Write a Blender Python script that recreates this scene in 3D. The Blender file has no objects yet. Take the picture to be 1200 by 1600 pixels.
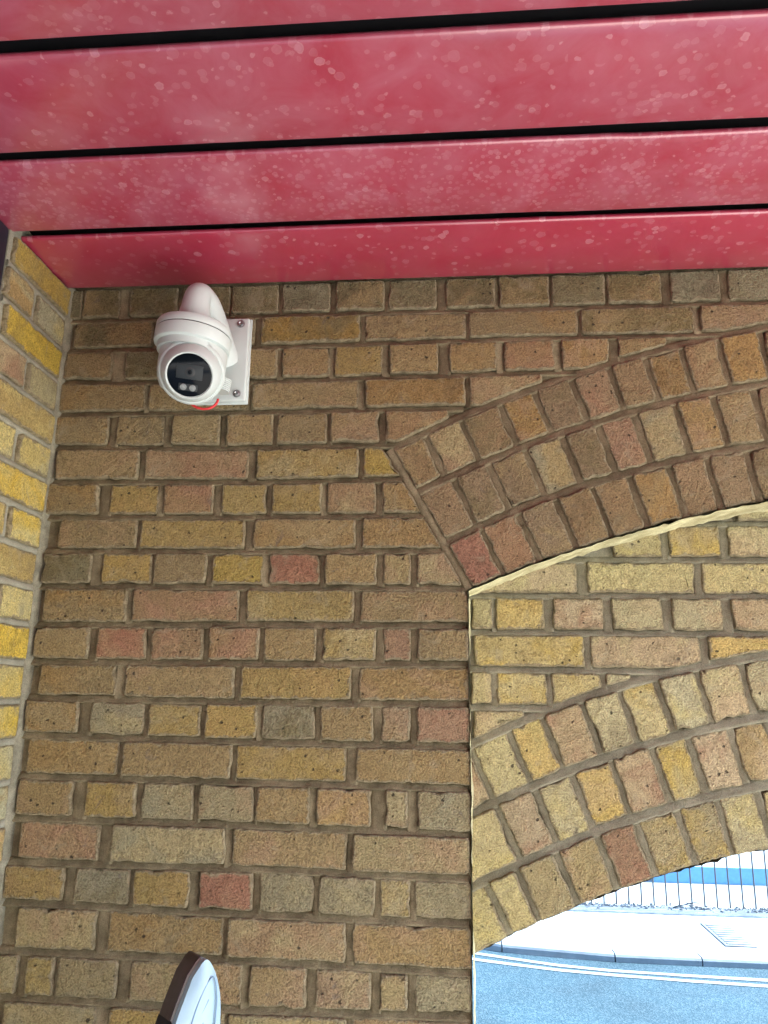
import bpy, bmesh, math, random
from mathutils import Vector, Matrix, noise

# ------------------------------------------------------------------ camera, sky, sun, exposure
scene = bpy.context.scene
col = scene.collection
Z0 = 2.982                                   # height of the measuring datum (top of the wall) above the floor

cam_data = bpy.data.cameras.new('camera')
cam = bpy.data.objects.new('camera', cam_data)
col.objects.link(cam)
scene.camera = cam
cam_data.sensor_width = 36.0
cam_data.lens = 27.0
cam_data.clip_start = 0.02
cam_data.clip_end = 400.0
PITCH, YAW, ROLL = 0.23417, -0.08448, 0.01342
fw = Vector((math.sin(YAW) * math.cos(PITCH), math.cos(YAW) * math.cos(PITCH), math.sin(PITCH)))
rt = Vector((math.cos(YAW), -math.sin(YAW), 0))
up = rt.cross(fw)
r2 = rt * math.cos(ROLL) + up * math.sin(ROLL)
u2 = up * math.cos(ROLL) - rt * math.sin(ROLL)
m = Matrix((r2, u2, -fw)).transposed().to_4x4()
m.translation = Vector((-0.03903, -1.50185, Z0 - 0.8815))
cam.matrix_world = m

SUN_EL, SUN_AZ = math.radians(47), math.radians(79)     # the sun stands beyond the wall, to the right
world = bpy.data.worlds.new('World')
scene.world = world
world.use_nodes = True
wn = world.node_tree
sky = wn.nodes.new('ShaderNodeTexSky')
sky.sky_type = 'NISHITA'
sky.sun_disc = False
sky.sun_elevation = SUN_EL
sky.sun_rotation = SUN_AZ
sky.air_density = 1.0
sky.dust_density = 0.6
wn.links.new(sky.outputs[0], wn.nodes['Background'].inputs[0])
wn.nodes['Background'].inputs[1].default_value = 0.13

sun_data = bpy.data.lights.new('sun', 'SUN')
sun_data.energy = 4.5
sun_data.angle = math.radians(0.53)
sun_data.color = (1.0, 0.95, 0.88)
sun = bpy.data.objects.new('sun', sun_data)
col.objects.link(sun)
to_sun = Vector((math.sin(SUN_AZ) * math.cos(SUN_EL), math.cos(SUN_AZ) * math.cos(SUN_EL), math.sin(SUN_EL)))
sun.rotation_euler = to_sun.to_track_quat('Z', 'Y').to_euler()

scene.view_settings.view_transform = 'Standard'
scene.view_settings.look = 'None'
scene.view_settings.gamma = 1.0
scene.view_settings.use_curve_mapping = False
scene.view_settings.exposure = 3.38
scene.cycles.max_bounces = 6
scene.cycles.diffuse_bounces = 4
scene.cycles.use_denoising = True
scene.cycles.caustics_reflective = False
scene.cycles.caustics_refractive = False

# traced brickwork: wall-plane millimetres, heights measured from the first bed joint
BEDS = {
 1: [(-873, -78), (-481, -77), (74, -78)],
 2: [(-880, -150), (-657, -150), (-477, -152), (72, -147)],
 3: [(-876, -224), (-472, -232), (71, -225)],
 4: [(-877, -299), (-468, -301), (-63, -300)],
 5: [(-880, -374), (-464, -380), (-177, -378)],
 6: [(-878, -450), (-432, -455), (-141, -452)],
 7: [(-878, -527), (-455, -529), (-93, -528)],
 8: [(-879, -599), (-451, -601), (-51, -600)],
 9: [(-874, -672), (-421, -674), (3, -675)],
 10: [(-874, -751), (-443, -748), (-2, -748)],
 11: [(-869, -824), (-413, -824), (1, -821)],
 12: [(-877, -895), (-409, -897), (0, -896)],
 13: [(-874, -966), (-418, -971), (-1, -973)],
 14: [(-868, -1043), (-401, -1045), (3, -1047)],
 15: [(-858, -1119), (-397, -1121), (2, -1127)],
 16: [(-869, -1197), (-394, -1196), (1, -1202)],
 17: [(-873, -1267), (-389, -1273), (0, -1275)],
 18: [(-849, -1349), (-385, -1349), (-6, -1354)],
 19: [(-855, -1425), (-381, -1428), (1, -1423)],
}
COURSES = {
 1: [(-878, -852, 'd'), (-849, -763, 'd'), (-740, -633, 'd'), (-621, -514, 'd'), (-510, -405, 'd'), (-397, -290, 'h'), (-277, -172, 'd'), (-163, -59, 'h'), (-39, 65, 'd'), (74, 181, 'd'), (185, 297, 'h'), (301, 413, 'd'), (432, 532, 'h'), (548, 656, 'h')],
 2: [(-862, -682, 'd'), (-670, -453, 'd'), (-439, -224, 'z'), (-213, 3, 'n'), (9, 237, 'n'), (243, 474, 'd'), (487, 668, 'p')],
 3: [(-875, -766, 'n'), (-737, -633, 'd'), (-621, -514, 'n'), (-502, -400, 'n'), (-390, -287, 'n'), (-276, -174, 'y'), (-160, -56, 'n'), (-33, 67, 'o'), (80, 185, 'p'), (200, 296, 'o'), (316, 415, 'n')],
 4: [(-878, -685, 'n'), (-679, -456, 'n'), (-451, -225, 'n'), (-209, 1, 'x'), (8, 161, 'p')],
 5: [(-880, -761, 'n'), (-742, -636, 'n'), (-621, -517, 'n'), (-503, -403, 'n'), (-395, -288, 'n'), (-280, -179, 'p'), (-166, -36, 'p')],
 6: [(-867, -686, 'n'), (-674, -451, 'p'), (-435, -220, 'y'), (-211, -115, 'Y')],
 7: [(-880, -767, 'n'), (-742, -638, 'y'), (-627, -521, 'p'), (-504, -409, 'y'), (-398, -294, 'y'), (-284, -184, 'p'), (-170, -82, 'n')],
 8: [(-846, -678, 'n'), (-671, -451, 'y'), (-433, -224, 'n'), (-211, -25, 'x')],
 9: [(-872, -767, 'd'), (-745, -641, 'y'), (-635, -526, 'n'), (-514, -409, 'Y'), (-397, -295, 'r'), (-283, -180, 'n'), (-167, -111, 't'), (-99, 3, 'p')],
 10: [(-861, -685, 'n'), (-674, -454, 'p'), (-440, -223, 'y'), (-210, 2, 'n')],
 11: [(-869, -757, 'n'), (-740, -638, 'q'), (-628, -522, 'p'), (-511, -409, 'p'), (-400, -297, 'n'), (-284, -179, 'y'), (-165, -111, 'q'), (-98, 1, 'n')],
 12: [(-851, -693, 'n'), (-676, -455, 'n'), (-443, -226, 'y'), (-211, 3, 'o')],
 13: [(-872, -764, 'n'), (-738, -631, 'g'), (-622, -518, 'y'), (-508, -405, 'y'), (-397, -293, 'g'), (-283, -182, 'n'), (-167, -110, 'p'), (-98, 3, 'q')],
 14: [(-859, -675, 'o'), (-666, -452, 'n'), (-443, -232, 'y'), (-212, 2, 'o')],
 15: [(-869, -758, 'n'), (-732, -632, 'y'), (-622, -520, 't'), (-510, -405, 't'), (-400, -297, 'n'), (-285, -183, 'o'), (-157, -114, 't'), (-96, 0, 't')],
 16: [(-856, -698, 'p'), (-673, -454, 't'), (-440, -225, 'n'), (-215, -3, 't')],
 17: [(-876, -759, 'o'), (-737, -632, 'g'), (-623, -517, 'y'), (-499, -398, 'r'), (-386, -285, 'g'), (-276, -174, 'g'), (-165, -109, 't'), (-102, 1, 'g')],
 18: [(-841, -689, 't'), (-665, -449, 'n'), (-441, -225, 'p'), (-213, -1, 'o')],
 19: [(-869, -829, 't'), (-812, -758, 'y'), (-752, -641, 't'), (-617, -517, 't'), (-505, -410, 'p'), (-397, -293, 'p'), (-277, -178, 'p'), (-163, -113, 't'), (-101, -2, 'g')],
 20: [(-847, -674, 't'), (-649, -439, 'y'), (-431, -221, 't'), (-210, -2, 'p')],
}
TYMPANUM = {
 7: [(559, 662, 'e')],   # z mid -486
 8: [(304, 403, 'e'), (418, 521, 'O'), (537, 635, 'e')],   # z mid -562
 9: [(22, 228, 'k'), (248, 466, 'l'), (479, 684, 'l')],   # z mid -636
 10: [(10, 53, 'e'), (60, 158, 'L'), (175, 278, 'k'), (293, 395, 'e'), (414, 512, 'e'), (531, 632, 'k')],   # z mid -712
 11: [(13, 235, 'l'), (249, 464, 'k'), (480, 692, 'L')],   # z mid -780
 12: [(8, 48, 'e'), (59, 159, 'l'), (168, 266, 'l'), (276, 379, 'e')],   # z mid -859
 13: [(11, 163, 'k')],   # z mid -931
}
OUTER_JOINTS = [
  ([(-65, -402), (9, -371), (85, -339), (157, -313), (234, -296), (307, -265), (379, -243), (452, -226), (526, -218), (605, -182)], 'upuoupuxpo'),
  ([(-3, -503), (65, -475), (138, -445), (208, -408), (281, -393), (354, -376), (432, -358), (509, -342), (584, -320)], 'uuutuqtoNu'),
  ([(50, -605), (123, -580), (195, -550), (264, -521), (334, -495), (411, -478), (485, -471), (559, -453)], 'rquuuxuuu'),
]
INNER_JOINTS = [
  ([(25, -1027), (98, -993), (165, -968), (245, -951), (316, -920), (388, -895), (466, -886), (547, -856)], 'klLkeleke'),
  ([(73, -1136), (148, -1107), (218, -1078), (293, -1049), (371, -1027), (441, -1007), (518, -985)], 'ekeOklke'),
  ([(55, -1280), (111, -1253), (184, -1218), (261, -1188), (334, -1162), (408, -1132), (481, -1106), (553, -1075)], 'elttqttee'),
]
# ------------------------------------------------------------------ helpers
def tag(o, label=None, cat=None, group=None, kind=None):
    for k, v in (('label', label), ('category', cat), ('group', group), ('kind', kind)):
        if v:
            o[k] = v
    return o

def empty(name, loc=(0, 0, 0), rot=(0, 0, 0)):
    o = bpy.data.objects.new(name, None)
    col.objects.link(o)
    o.location = loc
    o.rotation_euler = rot
    return o

def link(name, me, mat=None, parent=None, loc=(0, 0, 0), rot=(0, 0, 0)):
    o = bpy.data.objects.new(name, me)
    col.objects.link(o)
    if mat is not None and not me.materials:
        me.materials.append(mat)
    o.parent = parent
    o.location = loc
    o.rotation_euler = rot
    return o

def mesh(name, verts, faces, smooth=True):
    me = bpy.data.meshes.new(name)
    me.from_pydata(verts, [], faces)
    me.update()
    if smooth:
        me.polygons.foreach_set('use_smooth', [True] * len(me.polygons))
    return me

def from_bm(name, bm, smooth=False):
    me = bpy.data.meshes.new(name)
    bmesh.ops.recalc_face_normals(bm, faces=bm.faces)
    bm.to_mesh(me)
    bm.free()
    if smooth:
        me.polygons.foreach_set('use_smooth', [True] * len(me.polygons))
        try:
            me.set_sharp_from_angle(angle=math.radians(38))
        except Exception:
            pass
    return me

def box_bm(bm, x0, x1, y0, y1, z0, z1, bev=0.0, seg=2):
    b = bmesh.new()
    vs = [b.verts.new((x, y, z)) for x in (x0, x1) for y in (y0, y1) for z in (z0, z1)]
    for f in ((0, 1, 3, 2), (4, 6, 7, 5), (0, 4, 5, 1), (2, 3, 7, 6), (0, 2, 6, 4), (1, 5, 7, 3)):
        b.faces.new([vs[i] for i in f])
    bmesh.ops.recalc_face_normals(b, faces=b.faces)
    if bev:
        bmesh.ops.bevel(b, geom=b.edges[:], offset=bev, segments=seg, affect='EDGES', profile=0.5)
    me = bpy.data.meshes.new('tmp')
    b.to_mesh(me)
    b.free()
    bm.from_mesh(me)
    bpy.data.meshes.remove(me)

def box(name, mat, parent, x0, x1, y0, y1, z0, z1, bev=0.0, seg=2):
    bm = bmesh.new()
    box_bm(bm, x0, x1, y0, y1, z0, z1, bev, seg)
    return link(name, from_bm(name, bm, bev > 0), mat, parent)

def lathe(profile, n=48):
    """profile of (radius, z), turned round z"""
    verts, faces = [], []
    for r, z in profile:
        for i in range(n):
            a = 2 * math.pi * i / n
            verts.append((r * math.cos(a), r * math.sin(a), z))
    for k in range(len(profile) - 1):
        for i in range(n):
            j = (i + 1) % n
            faces.append((k * n + i, k * n + j, (k + 1) * n + j, (k + 1) * n + i))
    faces.append(tuple(range(n))[::-1])
    faces.append(tuple((len(profile) - 1) * n + i for i in range(n)))
    bm = bmesh.new()
    me = mesh('tmp', verts, faces)
    bm.from_mesh(me)
    bpy.data.meshes.remove(me)
    return from_bm('lathe', bm, True)

def tube(points, radii, n=16, cap=True):
    pts = [Vector(p) for p in points]
    if not hasattr(radii, '__len__'):
        radii = [radii] * len(pts)
    verts, faces = [], []
    t_prev = None
    nrm = None
    for i, p in enumerate(pts):
        t = (pts[min(i + 1, len(pts) - 1)] - pts[max(i - 1, 0)]).normalized()
        if nrm is None:
            a = Vector((0, 0, 1)) if abs(t.z) < 0.9 else Vector((1, 0, 0))
            nrm = t.cross(a).normalized()
        else:
            nrm = (nrm - t * nrm.dot(t)).normalized()
        bn = t.cross(nrm)
        for k in range(n):
            a = 2 * math.pi * k / n
            verts.append(p + (nrm * math.cos(a) + bn * math.sin(a)) * radii[i])
    for i in range(len(pts) - 1):
        for k in range(n):
            j = (k + 1) % n
            faces.append((i * n + k, i * n + j, (i + 1) * n + j, (i + 1) * n + k))
    if cap:
        faces.append(tuple(range(n))[::-1])
        faces.append(tuple((len(pts) - 1) * n + k for k in range(n)))
    bm = bmesh.new()
    me = mesh('tmp', verts, faces)
    bm.from_mesh(me)
    bpy.data.meshes.remove(me)
    return from_bm('tube', bm, True)

# ------------------------------------------------------------------ materials
class NT:
    def __init__(self, name):
        self.mat = bpy.data.materials.new(name)
        self.mat.use_nodes = True
        self.t = self.mat.node_tree
        self.bsdf = self.t.nodes['Principled BSDF']
    def node(self, typ, **kw):
        n = self.t.nodes.new(typ)
        for k, v in kw.items():
            if k.startswith('i_'):
                n.inputs[k[2:].replace('_', ' ')].default_value = v
            else:
                setattr(n, k, v)
        return n
    def link(self, a, b):
        self.t.links.new(a, b)
    def noise(self, vec, scale, detail=4, rough=0.6, dist=0.0):
        n = self.node('ShaderNodeTexNoise')
        n.inputs['Scale'].default_value = scale
        n.inputs['Detail'].default_value = detail
        n.inputs['Roughness'].default_value = rough
        n.inputs['Distortion'].default_value = dist
        if vec is not None:
            self.link(vec, n.inputs['Vector'])
        return n.outputs['Fac']
    def ramp(self, fac, stops):
        n = self.node('ShaderNodeValToRGB')
        e = n.color_ramp.elements
        while len(e) < len(stops):
            e.new(0.5)
        for el, (p, c) in zip(e, stops):
            el.position = p
            el.color = c if len(c) == 4 else (*c, 1)
        self.link(fac, n.inputs['Fac'])
        return n.outputs['Color']
    def rng(self, v, a, b, c, d):
        n = self.node('ShaderNodeMapRange')
        for i, x in enumerate((a, b, c, d)):
            n.inputs[i + 1].default_value = x
        self.link(v, n.inputs[0])
        return n.outputs[0]
    def math(self, op, a, b=None):
        n = self.node('ShaderNodeMath', operation=op)
        for i, v in enumerate((a, b)):
            if v is None:
                continue
            if isinstance(v, (int, float)):
                n.inputs[i].default_value = v
            else:
                self.link(v, n.inputs[i])
        return n.outputs[0]
    def mix(self, fac, a, b, mode='MIX'):
        n = self.node('ShaderNodeMix', data_type='RGBA', blend_type=mode)
        for s, v in ((0, fac), (6, a), (7, b)):
            if isinstance(v, (int, float)):
                n.inputs[s].default_value = v
            elif isinstance(v, tuple):
                n.inputs[s].default_value = (*v, 1) if len(v) == 3 else v
            else:
                self.link(v, n.inputs[s])
        return n.outputs[2]
    def bump(self, h, strength, dist, prev=None):
        n = self.node('ShaderNodeBump')
        n.inputs['Strength'].default_value = strength
        n.inputs['Distance'].default_value = dist
        self.link(h, n.inputs['Height'])
        if prev is not None:
            self.link(prev, n.inputs['Normal'])
        return n.outputs['Normal']
    def out(self, color=None, rough=None, normal=None, **kw):
        b = self.bsdf
        for key, v in (('Base Color', color), ('Roughness', rough), ('Normal', normal)):
            if v is None:
                continue
            if isinstance(v, (int, float)):
                b.inputs[key].default_value = v
            elif isinstance(v, tuple):
                b.inputs[key].default_value = (*v, 1)
            else:
                self.link(v, b.inputs[key])
        for k, v in kw.items():
            b.inputs[k.replace('_', ' ')].default_value = v
        return self.mat

def mat_brick():
    t = NT('stock_brick')
    geo = t.node('ShaderNodeNewGeometry')
    pos = geo.outputs['Position']
    tint = t.node('ShaderNodeAttribute', attribute_name='tint').outputs['Color']
    second = t.node('ShaderNodeAttribute', attribute_name='second').outputs['Color']
    edge = t.node('ShaderNodeAttribute', attribute_name='edge').outputs['Fac']
    big = t.noise(pos, 12, 3, 0.55, 0.6)
    mid = t.noise(pos, 75, 4, 0.72)
    g = t.noise(pos, 300, 2, 0.8)
    c = t.mix(t.rng(big, 0.46, 0.66, 0, 1), tint, second)
    # kiln smoke and soot in soft patches
    c = t.mix(t.rng(big, 0.40, 0.22, 0, 0.45), c, (0.13, 0.10, 0.065))
    # sand grain
    c = t.mix(0.9, c, t.ramp(g, [(0.28, (0.55, 0.54, 0.52)), (0.50, (1, 1, 1)), (0.74, (1.4, 1.38, 1.32))]), 'MULTIPLY')
    c = t.mix(0.8, c, t.ramp(mid, [(0.3, (0.74, 0.72, 0.69)), (0.55, (1, 1, 1)), (0.75, (1.18, 1.16, 1.12))]), 'MULTIPLY')
    # pits and burnt specks
    v = t.node('ShaderNodeTexVoronoi', feature='F1')
    v.inputs['Scale'].default_value = 66
    warp = t.node('ShaderNodeVectorMath', operation='ADD')
    sc = t.node('ShaderNodeVectorMath', operation='SCALE')
    sc.inputs['Scale'].default_value = 0.010
    cmb = t.node('ShaderNodeCombineXYZ')
    t.link(g, cmb.inputs[0])
    t.link(mid, cmb.inputs[2])
    t.link(cmb.outputs[0], sc.inputs[0])
    t.link(pos, warp.inputs[0])
    t.link(sc.outputs[0], warp.inputs[1])
    t.link(warp.outputs[0], v.inputs['Vector'])
    sep = t.node('ShaderNodeSeparateColor')
    t.link(v.outputs['Color'], sep.inputs[0])
    size = t.rng(sep.outputs[0], 0.50, 1.0, -0.03, 0.21)
    pit = t.rng(t.math('SUBTRACT', size, v.outputs['Distance']), -0.03, 0.05, 0, 1)
    c = t.mix(t.math('MULTIPLY', pit, 0.85), c, (0.035, 0.027, 0.02))
    # burnt, bluish-grey ends and a thin film of old mortar
    burn = t.noise(pos, 19, 3, 0.6, 1.0)
    c = t.mix(t.rng(burn, 0.66, 0.76, 0, 0.6), c, (0.17, 0.145, 0.125))
    c = t.mix(t.rng(burn, 0.42, 0.28, 0, 0.45), c, (0.40, 0.345, 0.225))
    # mortar smeared over the arrises, with a ragged edge
    rag = t.math('ADD', t.math('MULTIPLY', edge, 0.52), t.math('MULTIPLY', t.noise(pos, 46, 4, 0.75, 0.4), 1.0))
    sm = t.rng(rag, 0.70, 0.84, 0, 0.9)
    smc = t.mix(t.rng(mid, 0.4, 0.62, 0, 1), (0.225, 0.185, 0.112), (0.39, 0.325, 0.205))
    c = t.mix(sm, c, smc)
    h = t.math('ADD', t.math('MULTIPLY', g, 0.75), t.math('MULTIPLY', mid, 0.9))
    h = t.math('ADD', h, t.math('MULTIPLY', big, 2.0))
    h = t.math('SUBTRACT', h, t.math('MULTIPLY', pit, 0.9))
    h = t.math('ADD', h, t.math('MULTIPLY', sm, 0.25))
    return t.out(c, 0.93, t.bump(h, 1.0, 0.0078), Specular_IOR_Level=0.25)

def mat_mortar(name, base, light, amp=1.0):
    t = NT(name)
    pos = t.node('ShaderNodeNewGeometry').outputs['Position']
    f = t.noise(pos, 24, 5, 0.65)
    c = t.mix(t.rng(f, 0.38, 0.70, 0, 1), base, light)
    c = t.mix(t.rng(t.noise(pos, 5, 4, 0.6), 0.52, 0.72, 0, 0.6), c, tuple(v * 0.62 for v in base))
    c = t.mix(t.rng(t.noise(pos, 3.1, 5, 0.65, 0.5), 0.56, 0.66, 0, 0.5), c, tuple(v * 1.25 for v in light))
    g = t.noise(pos, 520, 3, 0.75)
    c = t.mix(0.9, c, t.ramp(g, [(0.3, (0.6, 0.6, 0.6)), (0.55, (1, 1, 1)), (0.75, (1.25, 1.25, 1.22))]), 'MULTIPLY')
    h = t.math('ADD', t.math('MULTIPLY', g, 0.4), t.noise(pos, 85, 5, 0.7))
    return t.out(c, 0.95, t.bump(h, amp, 0.004), Specular_IOR_Level=0.2)

def mat_paint_red():
    t = NT('red_metal_paint')
    tc = t.node('ShaderNodeTexCoord').outputs['Object']
    info = t.node('ShaderNodeObjectInfo')
    sepc = t.node('ShaderNodeSeparateColor')
    t.link(info.outputs['Color'], sepc.inputs[0])
    density, fine, dust_sheen = sepc.outputs[0], sepc.outputs[1], sepc.outputs[2]
    off = t.node('ShaderNodeVectorMath', operation='SCALE')
    comb = t.node('ShaderNodeCombineXYZ')
    for i in range(2):
        t.link(info.outputs['Random'], comb.inputs[i])
    t.link(comb.outputs[0], off.inputs[0])
    off.inputs['Scale'].default_value = 7.3
    mp = t.node('ShaderNodeVectorMath', operation='MULTIPLY')
    mp.inputs[1].default_value = (1, 1, 0)
    t.link(tc, mp.inputs[0])
    add = t.node('ShaderNodeVectorMath', operation='ADD')
    t.link(mp.outputs[0], add.inputs[0])
    t.link(off.outputs[0], add.inputs[1])
    p0 = add.outputs[0]
    nz = t.node('ShaderNodeTexNoise')
    nz.inputs['Scale'].default_value = 130
    nz.inputs['Detail'].default_value = 3
    t.link(p0, nz.inputs['Vector'])
    sc = t.node('ShaderNodeVectorMath', operation='SCALE')
    sc.inputs['Scale'].default_value = 0.0065
    t.link(nz.outputs['Color'], sc.inputs[0])
    ad2 = t.node('ShaderNodeVectorMath', operation='ADD')
    t.link(p0, ad2.inputs[0])
    t.link(sc.outputs[0], ad2.inputs[1])
    pw = ad2.outputs[0]
    film = rim = None
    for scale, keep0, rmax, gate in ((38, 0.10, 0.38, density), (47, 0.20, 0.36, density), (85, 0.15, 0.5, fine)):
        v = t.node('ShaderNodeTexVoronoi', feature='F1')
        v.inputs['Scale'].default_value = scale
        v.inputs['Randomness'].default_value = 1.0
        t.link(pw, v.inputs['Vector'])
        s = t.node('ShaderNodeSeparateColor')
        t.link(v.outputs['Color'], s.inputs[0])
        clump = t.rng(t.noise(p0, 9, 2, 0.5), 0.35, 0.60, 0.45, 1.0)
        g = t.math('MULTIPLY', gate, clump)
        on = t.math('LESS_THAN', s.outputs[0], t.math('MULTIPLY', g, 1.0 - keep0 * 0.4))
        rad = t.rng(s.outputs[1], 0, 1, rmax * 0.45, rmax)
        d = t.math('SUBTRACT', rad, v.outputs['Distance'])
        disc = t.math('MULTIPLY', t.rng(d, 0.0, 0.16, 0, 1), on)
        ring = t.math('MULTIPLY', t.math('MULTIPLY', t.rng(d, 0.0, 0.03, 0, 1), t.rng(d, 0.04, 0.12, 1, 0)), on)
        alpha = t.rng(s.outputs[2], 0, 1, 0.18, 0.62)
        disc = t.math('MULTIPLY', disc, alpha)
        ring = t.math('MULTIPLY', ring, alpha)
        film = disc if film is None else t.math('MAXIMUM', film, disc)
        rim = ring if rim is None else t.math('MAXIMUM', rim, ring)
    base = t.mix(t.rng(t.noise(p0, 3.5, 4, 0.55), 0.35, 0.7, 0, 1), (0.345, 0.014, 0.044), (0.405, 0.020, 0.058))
    chalk_sheen = t.rng(t.noise(p0, 9, 5, 0.65, 0.8), 0.3, 0.8, 0.06, 0.42)
    chalk_sheen = t.math('MULTIPLY', chalk_sheen, dust_sheen)
    c = t.mix(chalk_sheen, base, (0.56, 0.25, 0.35))  # chalk, and the film below, tinted lavender to stand in for reflected sheen
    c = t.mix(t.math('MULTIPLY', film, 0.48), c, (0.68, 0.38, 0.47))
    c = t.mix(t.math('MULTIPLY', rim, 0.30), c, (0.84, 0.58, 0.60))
    # dust caught in the odd place
    c = t.mix(t.rng(t.noise(p0, 160, 4, 0.8), 0.72, 0.85, 0, 0.2), c, (0.25, 0.08, 0.07))
    r = t.rng(film, 0, 1, 0.30, 0.55)
    hh = t.math('ADD', t.math('MULTIPLY', rim, 0.6), t.math('MULTIPLY', t.noise(p0, 10, 2, 0.5), 0.8))
    return t.out(c, r, t.bump(hh, 0.2, 0.002), Specular_IOR_Level=0.8, Coat_Weight=1.0, Coat_Roughness=0.20, Coat_IOR=1.6)

def mat_plain(name, color, rough=0.5, metal=0.0, var=0.12, scale=18, bump=0.0, bscale=200, spec=0.5):
    t = NT(name)
    pos = t.node('ShaderNodeNewGeometry').outputs['Position']
    n = t.noise(pos, scale, 4, 0.6)
    c = t.mix(1.0, color, t.ramp(n, [(0.3, (1 - var,) * 3), (0.7, (1 + var,) * 3)]), 'MULTIPLY')
    nrm = t.bump(t.noise(pos, bscale, 4, 0.7), bump, 0.003) if bump else None
    return t.out(c, rough, nrm, Metallic=metal, Specular_IOR_Level=spec)

def mat_asphalt():
    t = NT('asphalt')
    pos = t.node('ShaderNodeNewGeometry').outputs['Position']
    v = t.node('ShaderNodeTexVoronoi', feature='F1')
    v.inputs['Scale'].default_value = 110
    t.link(pos, v.inputs['Vector'])
    s = t.node('ShaderNodeSeparateColor')
    t.link(v.outputs['Color'], s.inputs[0])
    c = t.ramp(s.outputs[0], [(0.0, (0.006, 0.024, 0.038)), (0.55, (0.011, 0.033, 0.050)), (1.0, (0.028, 0.056, 0.078))])
    c = t.mix(1.0, c, t.ramp(t.noise(pos, 1.3, 5, 0.6), [(0.3, (0.8, 0.8, 0.8)), (0.7, (1.2, 1.2, 1.2))]), 'MULTIPLY')
    return t.out(c, 0.9, t.bump(v.outputs['Distance'], 0.6, 0.006), Specular_IOR_Level=0.15)

M = dict(
    brick=mat_brick(),
    mortar=mat_mortar('brown_mortar', (0.165, 0.135, 0.080), (0.335, 0.276, 0.168)),
    mortar_arch=mat_mortar('arch_mortar', (0.205, 0.165, 0.100), (0.350, 0.286, 0.178)),
    mortar_pale=mat_mortar('grey_mortar', (0.28, 0.265, 0.20), (0.38, 0.36, 0.28), 0.7),
    mortar_corner=mat_mortar('corner_mortar', (0.19, 0.175, 0.125), (0.36, 0.335, 0.24)),
    mortar_grey=mat_mortar('worn_grey_mortar', (0.245, 0.222, 0.152), (0.385, 0.352, 0.250)),
    lit_cream=mat_mortar('cream_lit_lip', (0.46, 0.41, 0.23), (0.80, 0.76, 0.48)),
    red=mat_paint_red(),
    black=mat_plain('black_void', (0.012, 0.011, 0.014), 0.8),
    navy=mat_plain('dark_navy_paint', (0.010, 0.014, 0.024), 0.45),
    white=mat_plain('white_plastic', (0.56, 0.62, 0.61), 0.42, var=0.03, bump=0.05, bscale=300),
    glass_black=mat_plain('black_glass', (0.003, 0.005, 0.008), 0.10, var=0.02, spec=0.12),
    lens_frame=mat_plain('grey_lens_frame', (0.030, 0.036, 0.040), 0.4, var=0.04, spec=0.2),
    seam=mat_plain('seam_shadow_gap', (0.03, 0.03, 0.032), 0.6),
    led=mat_plain('led_lens', (0.22, 0.24, 0.24), 0.18, var=0.05),
    steel=mat_plain('screw_steel', (0.42, 0.42, 0.43), 0.35, 0.9),
    red_wire=mat_plain('red_cable_sheath', (0.62, 0.035, 0.04), 0.4),
    concrete=mat_plain('floor_concrete', (0.31, 0.295, 0.265), 0.85, var=0.18, scale=4, bump=0.4, bscale=90),
    paving=mat_plain('pale_paving', (0.105, 0.138, 0.160), 0.9, var=0.34, scale=3, bump=0.4, bscale=60),
    kerb=mat_plain('kerb_concrete', (0.088, 0.122, 0.152), 0.9, var=0.15, scale=7, bump=0.4, bscale=120),
    line=mat_plain('worn_line_paint', (0.075, 0.105, 0.125), 0.8, var=0.35, scale=14),
    asphalt=mat_asphalt(),
    ground=mat_plain('pale_ground', (0.42, 0.42, 0.40), 0.9, var=0.2, scale=1.2, bump=0.4, bscale=40),
    blue=mat_plain('blue_skylit_shade', (0.09, 0.25, 0.46), 0.6, var=0.1),
    fence=mat_plain('dark_fence_paint', (0.030, 0.042, 0.055), 0.5),
    rubble=mat_plain('debris', (0.13, 0.15, 0.16), 0.9, var=0.4, scale=25),
    iron=mat_plain('cover_iron', (0.055, 0.072, 0.085), 0.6, var=0.3, scale=30, bump=0.5, bscale=120),
    render=mat_plain('grey_render', (0.13, 0.115, 0.095), 0.9, var=0.1, scale=3),
    roof=mat_plain('roof_felt', (0.12, 0.12, 0.12), 0.9),
    panel=mat_plain('pale_blue_shell', (0.30, 0.43, 0.53), 0.35, var=0.06, scale=30),
    panel_line=mat_plain('blue_grey_groove', (0.19, 0.30, 0.44), 0.5),
    plum=mat_plain('dark_plum_plastic', (0.060, 0.040, 0.050), 0.4, var=0.25, scale=60),
    grey_dark=mat_plain('dark_grey_plastic', (0.075, 0.080, 0.082), 0.5),
)

# brick colours by code; d and h add stain and painted shade under the soffit
PAL = {
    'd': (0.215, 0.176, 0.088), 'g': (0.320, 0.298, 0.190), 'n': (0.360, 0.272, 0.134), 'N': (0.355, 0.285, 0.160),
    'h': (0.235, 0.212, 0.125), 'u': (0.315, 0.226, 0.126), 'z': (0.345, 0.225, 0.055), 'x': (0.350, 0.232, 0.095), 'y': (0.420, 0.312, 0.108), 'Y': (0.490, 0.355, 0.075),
    'o': (0.430, 0.292, 0.118), 'p': (0.395, 0.272, 0.155), 'q': (0.390, 0.232, 0.140), 'r': (0.380, 0.165, 0.108),
    't': (0.430, 0.358, 0.186), 'l': (0.560, 0.465, 0.190), 'L': (0.550, 0.400, 0.108), 'e': (0.510, 0.448, 0.225),
    'k': (0.520, 0.400, 0.230), 'O': (0.510, 0.355, 0.125), 'S': (0.690, 0.490, 0.080), 'T': (0.620, 0.515, 0.210),
    'G': (0.480, 0.440, 0.260), 'B': (0.420, 0.305, 0.140),
}
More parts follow.
